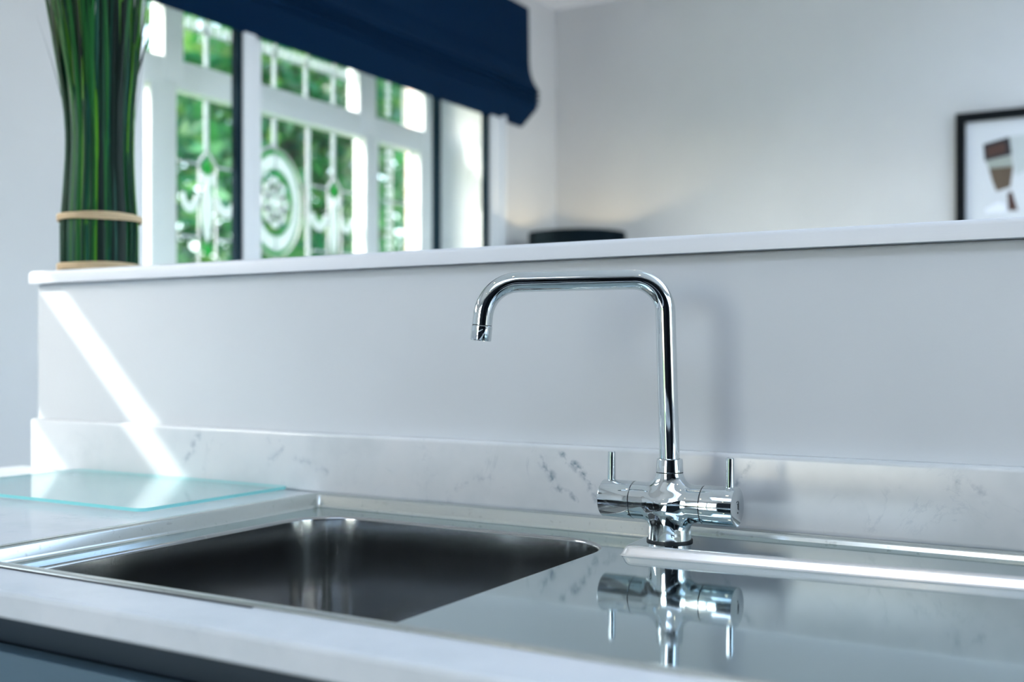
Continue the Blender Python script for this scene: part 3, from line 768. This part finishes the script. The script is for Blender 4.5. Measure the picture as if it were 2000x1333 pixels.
bm = bmesh.new(); bmesh.ops.create_uvsphere(bm, u_segments=20, v_segments=12, radius=.032); bmesh.ops.translate(bm, verts=bm.verts, vec=(lx, ly, st_-.12)); build('bulb', bm, M_BULB, fl, smooth=True)

# ------------------------------------------------------------------ framed print on the far wall
fx0, fx1, fz0, fz1 = -.7235, -.22, CZ+.25, CZ+.912
pf = thing('picture_frame', ((fx0+fx1)/2, YF, fz0), 'thin black picture frame with an abstract print on the far wall', 'picture')
bm = bmesh.new(); fw = .035
for a in ((fx0, fx0+fw, fz0, fz1), (fx1-fw, fx1, fz0, fz1), (fx0+fw, fx1-fw, fz0, fz0+fw), (fx0+fw, fx1-fw, fz1-fw, fz1)):
    box(bm, a[0], a[1], YF-.028, YF-.0005, a[2], a[3], bev=.002)
build('frame', bm, M_BLACK, pf)
pr_ = build('print', B(fx0+fw, fx1-fw, YF-.010, YF-.004, fz0+fw, fz1-fw), M_PRINT, pf)
bm = bmesh.new()
def pp_(pts, mi, l):   # photo-measured outline on the paper plane
    y = YF-.0102-.0004*l; a = []
    for px, py in pts:
        q = (px-1000)/2175; dx, dy = F.x+Rv.x*q, F.y+Rv.y*q; t = YF/dy; a.append(Vector((dx*t, y, CZ+(682-py)/2175*t)))
    b = [p+Vector((0, .0004*l+.0001, 0)) for p in a]; loft(bm, [a, b], True, True, True, mi)
pp_([(1972, 268), (2008, 262), (2008, 330), (1985, 345), (1978, 300)], 5, 1)
pp_([(1921, 283), (1972, 268), (1977, 303), (1924, 316)], 0, 1)
pp_([(1927, 288), (1964, 278), (1967, 298), (1929, 309)], 1, 2)
pp_([(1926, 316), (1976, 304), (1980, 326), (1932, 330)], 3, 1)
pp_([(1932, 330), (1980, 325), (1974, 366), (1947, 375), (1939, 355)], 2, 1)
pp_([(1968, 378), (1977, 374), (1989, 412), (1970, 412)], 1, 1)
pp_([(1924, 410), (1950, 395), (1966, 400), (1966, 415), (1926, 418)], 4, 1)
fixn(bm); build('painted_shape', bm, [M_P[k] for k in ('dark', 'brown', 'olive', 'pale', 'white', 'grey')], pr_)

# ------------------------------------------------------------------ ceiling downlights
DL = [(-1.4, .5), (-.4, .5), (.6, .5), (-1.4, -1.0), (-.4, -1.7), (.6, -1.7), (1.8, -.5), (-1.0, 2.6)]
for x, y in DL:
    t = thing('ceiling_downlight', (x, y, ZC-.006), 'small round lit downlight set in the kitchen ceiling', 'light', 'ceiling downlights')
    bm = bmesh.new(); lathe(bm, (x, y, 0), [(ZC-.006, .045), (ZC-.006, .032), (ZC-.001, .030)][::-1]+[(ZC-.001, .045)], n=28, cap0=False, cap1=False); fixn(bm); build('bezel', bm, M_CHROME, t, smooth=True, sharp=40)
    bm = bmesh.new(); lathe(bm, (x, y, 0), [(ZC-.004, .030), (ZC-.001, .030)], n=24); fixn(bm); build('lens', bm, M_GLOW, t)

# ------------------------------------------------------------------ kitchen behind the camera (seen in the chrome)
tc = thing('tall_cabinet', (.75, -2.28, 0), 'dark navy tall kitchen cabinet beside the garden doors on the wall opposite the sink', 'cabinet')
bm = bmesh.new(); box(bm, .15, 1.35, YB+.01, -2.0, .1, 2.3); build('body', bm, M_TALL, tc)
for x in (.153, .753): build('door', B(x, x+.594, -2.0, -1.98, .1, 2.3, bev=.002), M_TALL, tc)
tc = thing('tall_cabinet', (1.95, -2.28, 0), 'added black navy tall kitchen cabinet in the back right corner opposite the sink', 'cabinet')  # corner, narrow and right-wall cabinets are added to darken the chrome reflections
build('body', B(1.37, 2.55, YB+.01, -2.0, .1, 2.3), M_TALL, tc)
for x in (1.373, 1.963): build('door', B(x, x+.584, -2.0, -1.98, .1, 2.3, bev=.002), M_TALL, tc)
tc = thing('tall_cabinet', (-.26, -2.28, 0), 'added narrow black tall kitchen cabinet next to the garden doors', 'cabinet')
build('body', B(-.66, .14, YB+.01, -2.0, .1, 2.3), M_TALL, tc); build('door', B(-.657, .137, -2.0, -1.98, .1, 2.3, bev=.002), M_TALL, tc)
for k, (y0, y1, wd_) in enumerate(((-1.97, -1.0, 'behind the island end'), (-.98, -.03, 'beside the kitchen window'))):
    tc = thing('tall_cabinet', (2.3, (y0+y1)/2, 0), 'added black tall kitchen cabinet on the right wall ' + wd_, 'cabinet')
    build('body', B(2.0, XR-.01, y0, y1, .1, 2.3), M_TALL, tc); build('door', B(1.98, 2.0, y0+.003, y1-.003, .1, 2.3, bev=.002), M_TALL, tc)
ki = thing('kitchen_island', (.1, -.95, 0), 'navy kitchen island with a pale top behind the photographer', 'island')
build('base', B(-.75, .95, -1.3, -.6, 0, .87), M_TALL, ki); build('top', B(-.8, 1.0, -1.35, -.55, .87, .895, bev=.003), M_MARB, ki)

# ------------------------------------------------------------------ garden outside
struct(build('floor_garden', B(-40, XO-.02, -25, 40, -.25, -.15), M_LAWN)).name = 'ground'
bpy.data.objects['ground']['kind'] = 'structure'
bpy.data.objects['ground'].name = 'ground'
M_PAVE = mat('pale_stone_paving', (.60, .58, .54), .85)
struct(build('added_patio', B(XO-.02, 14, -16, YB-.16, -.25, -.15), M_PAVE)); struct(build('added_patio', B(XR+.16, 14, YB-.16, 14, -.25, -.15), M_PAVE))  # unseen pale paving added to bounce sunlight up to the ceiling
def tree(cx, cy, h, rad, n, label, mats, z0=.6, leaf=.11, name='garden_tree', cat='tree'):
    t = thing(name, (cx, cy, -.15), label, cat)
    bm = bmesh.new()
    blobs = [(cx+random.uniform(-.6, .6)*rad, cy+random.uniform(-.6, .6)*rad, z0+random.random()*(h-z0), rad*random.uniform(.35, .6)) for _ in range(26)]
    for _ in range(n):
        bx_, by_, bz_, br_ = random.choice(blobs)
        d = Vector((random.gauss(0, 1), random.gauss(0, 1), random.gauss(0, 1))).normalized()*br_*random.uniform(.7, 1.05)
        c = Vector((bx_, by_, bz_))+d; c.z = max(c.z, .0)
        u = Vector((random.gauss(0, 1), random.gauss(0, 1), random.gauss(0, .6))).normalized(); v = u.orthogonal().normalized(); v.rotate(Matrix.Rotation(random.uniform(0, 6.28), 3, u))
        s_ = leaf*random.uniform(.6, 1.3)
        f = bm.faces.new([bm.verts.new(p) for p in (c-u*s_, c+v*s_*.45, c+u*s_, c-v*s_*.45)]); f.material_index = random.choices(range(len(mats)), [3, 3, 2][:len(mats)])[0]
    build('foliage', bm, mats, t)
    bm = bmesh.new(); tube(bm, [(cx, cy, -.15), (cx+.05, cy, h*.3), (cx-.05, cy+.1, h*.75)], [.14, .11, .04], n=10); fixn(bm); build('trunk', bm, M_BARK, t, smooth=True)
tree(-7.2, 5.6, 4.6, 1.4, 6500, 'leafy green tree outside, seen through the left part of the leaded window', M_LEAF)
tree(-7.6, 8.4, 5.2, 1.5, 7500, 'leafy green tree outside behind the oval motif of the leaded window', [M_LEAF[0], M_LEAF[1], M_LEAF[2]])
tree(-6.9, 11.4, 4.8, 1.5, 6500, 'leafy green tree outside, seen through the right part of the leaded window', [M_LEAF[1], M_LEAF[0]])
tree(-13.5, 9.5, 7.5, 3.0, 3800, 'large dark tree standing behind the garden trees', [M_LEAF[1], M_LEAF[0]], leaf=.2)
tree(-13.5, 16.5, 7.5, 3.2, 3800, 'large dark tree furthest to the right beyond the window', [M_LEAF[1], M_LEAF[0]], leaf=.2)
tree(-12.5, 3.2, 6.5, 2.6, 3200, 'large dark tree furthest to the left beyond the window', [M_LEAF[1], M_LEAF[0]], leaf=.2)
bm = bmesh.new(); box(bm, -4.45, -4.05, 6.1, 6.5, -.15, 3.2); box(bm, -4.5, -4.0, 6.05, 6.55, 3.2, 3.28)
tag(build('brick_pillar', bm, M_BRICK), 'pink brick pillar outside, seen through the narrow right window light', 'pillar')
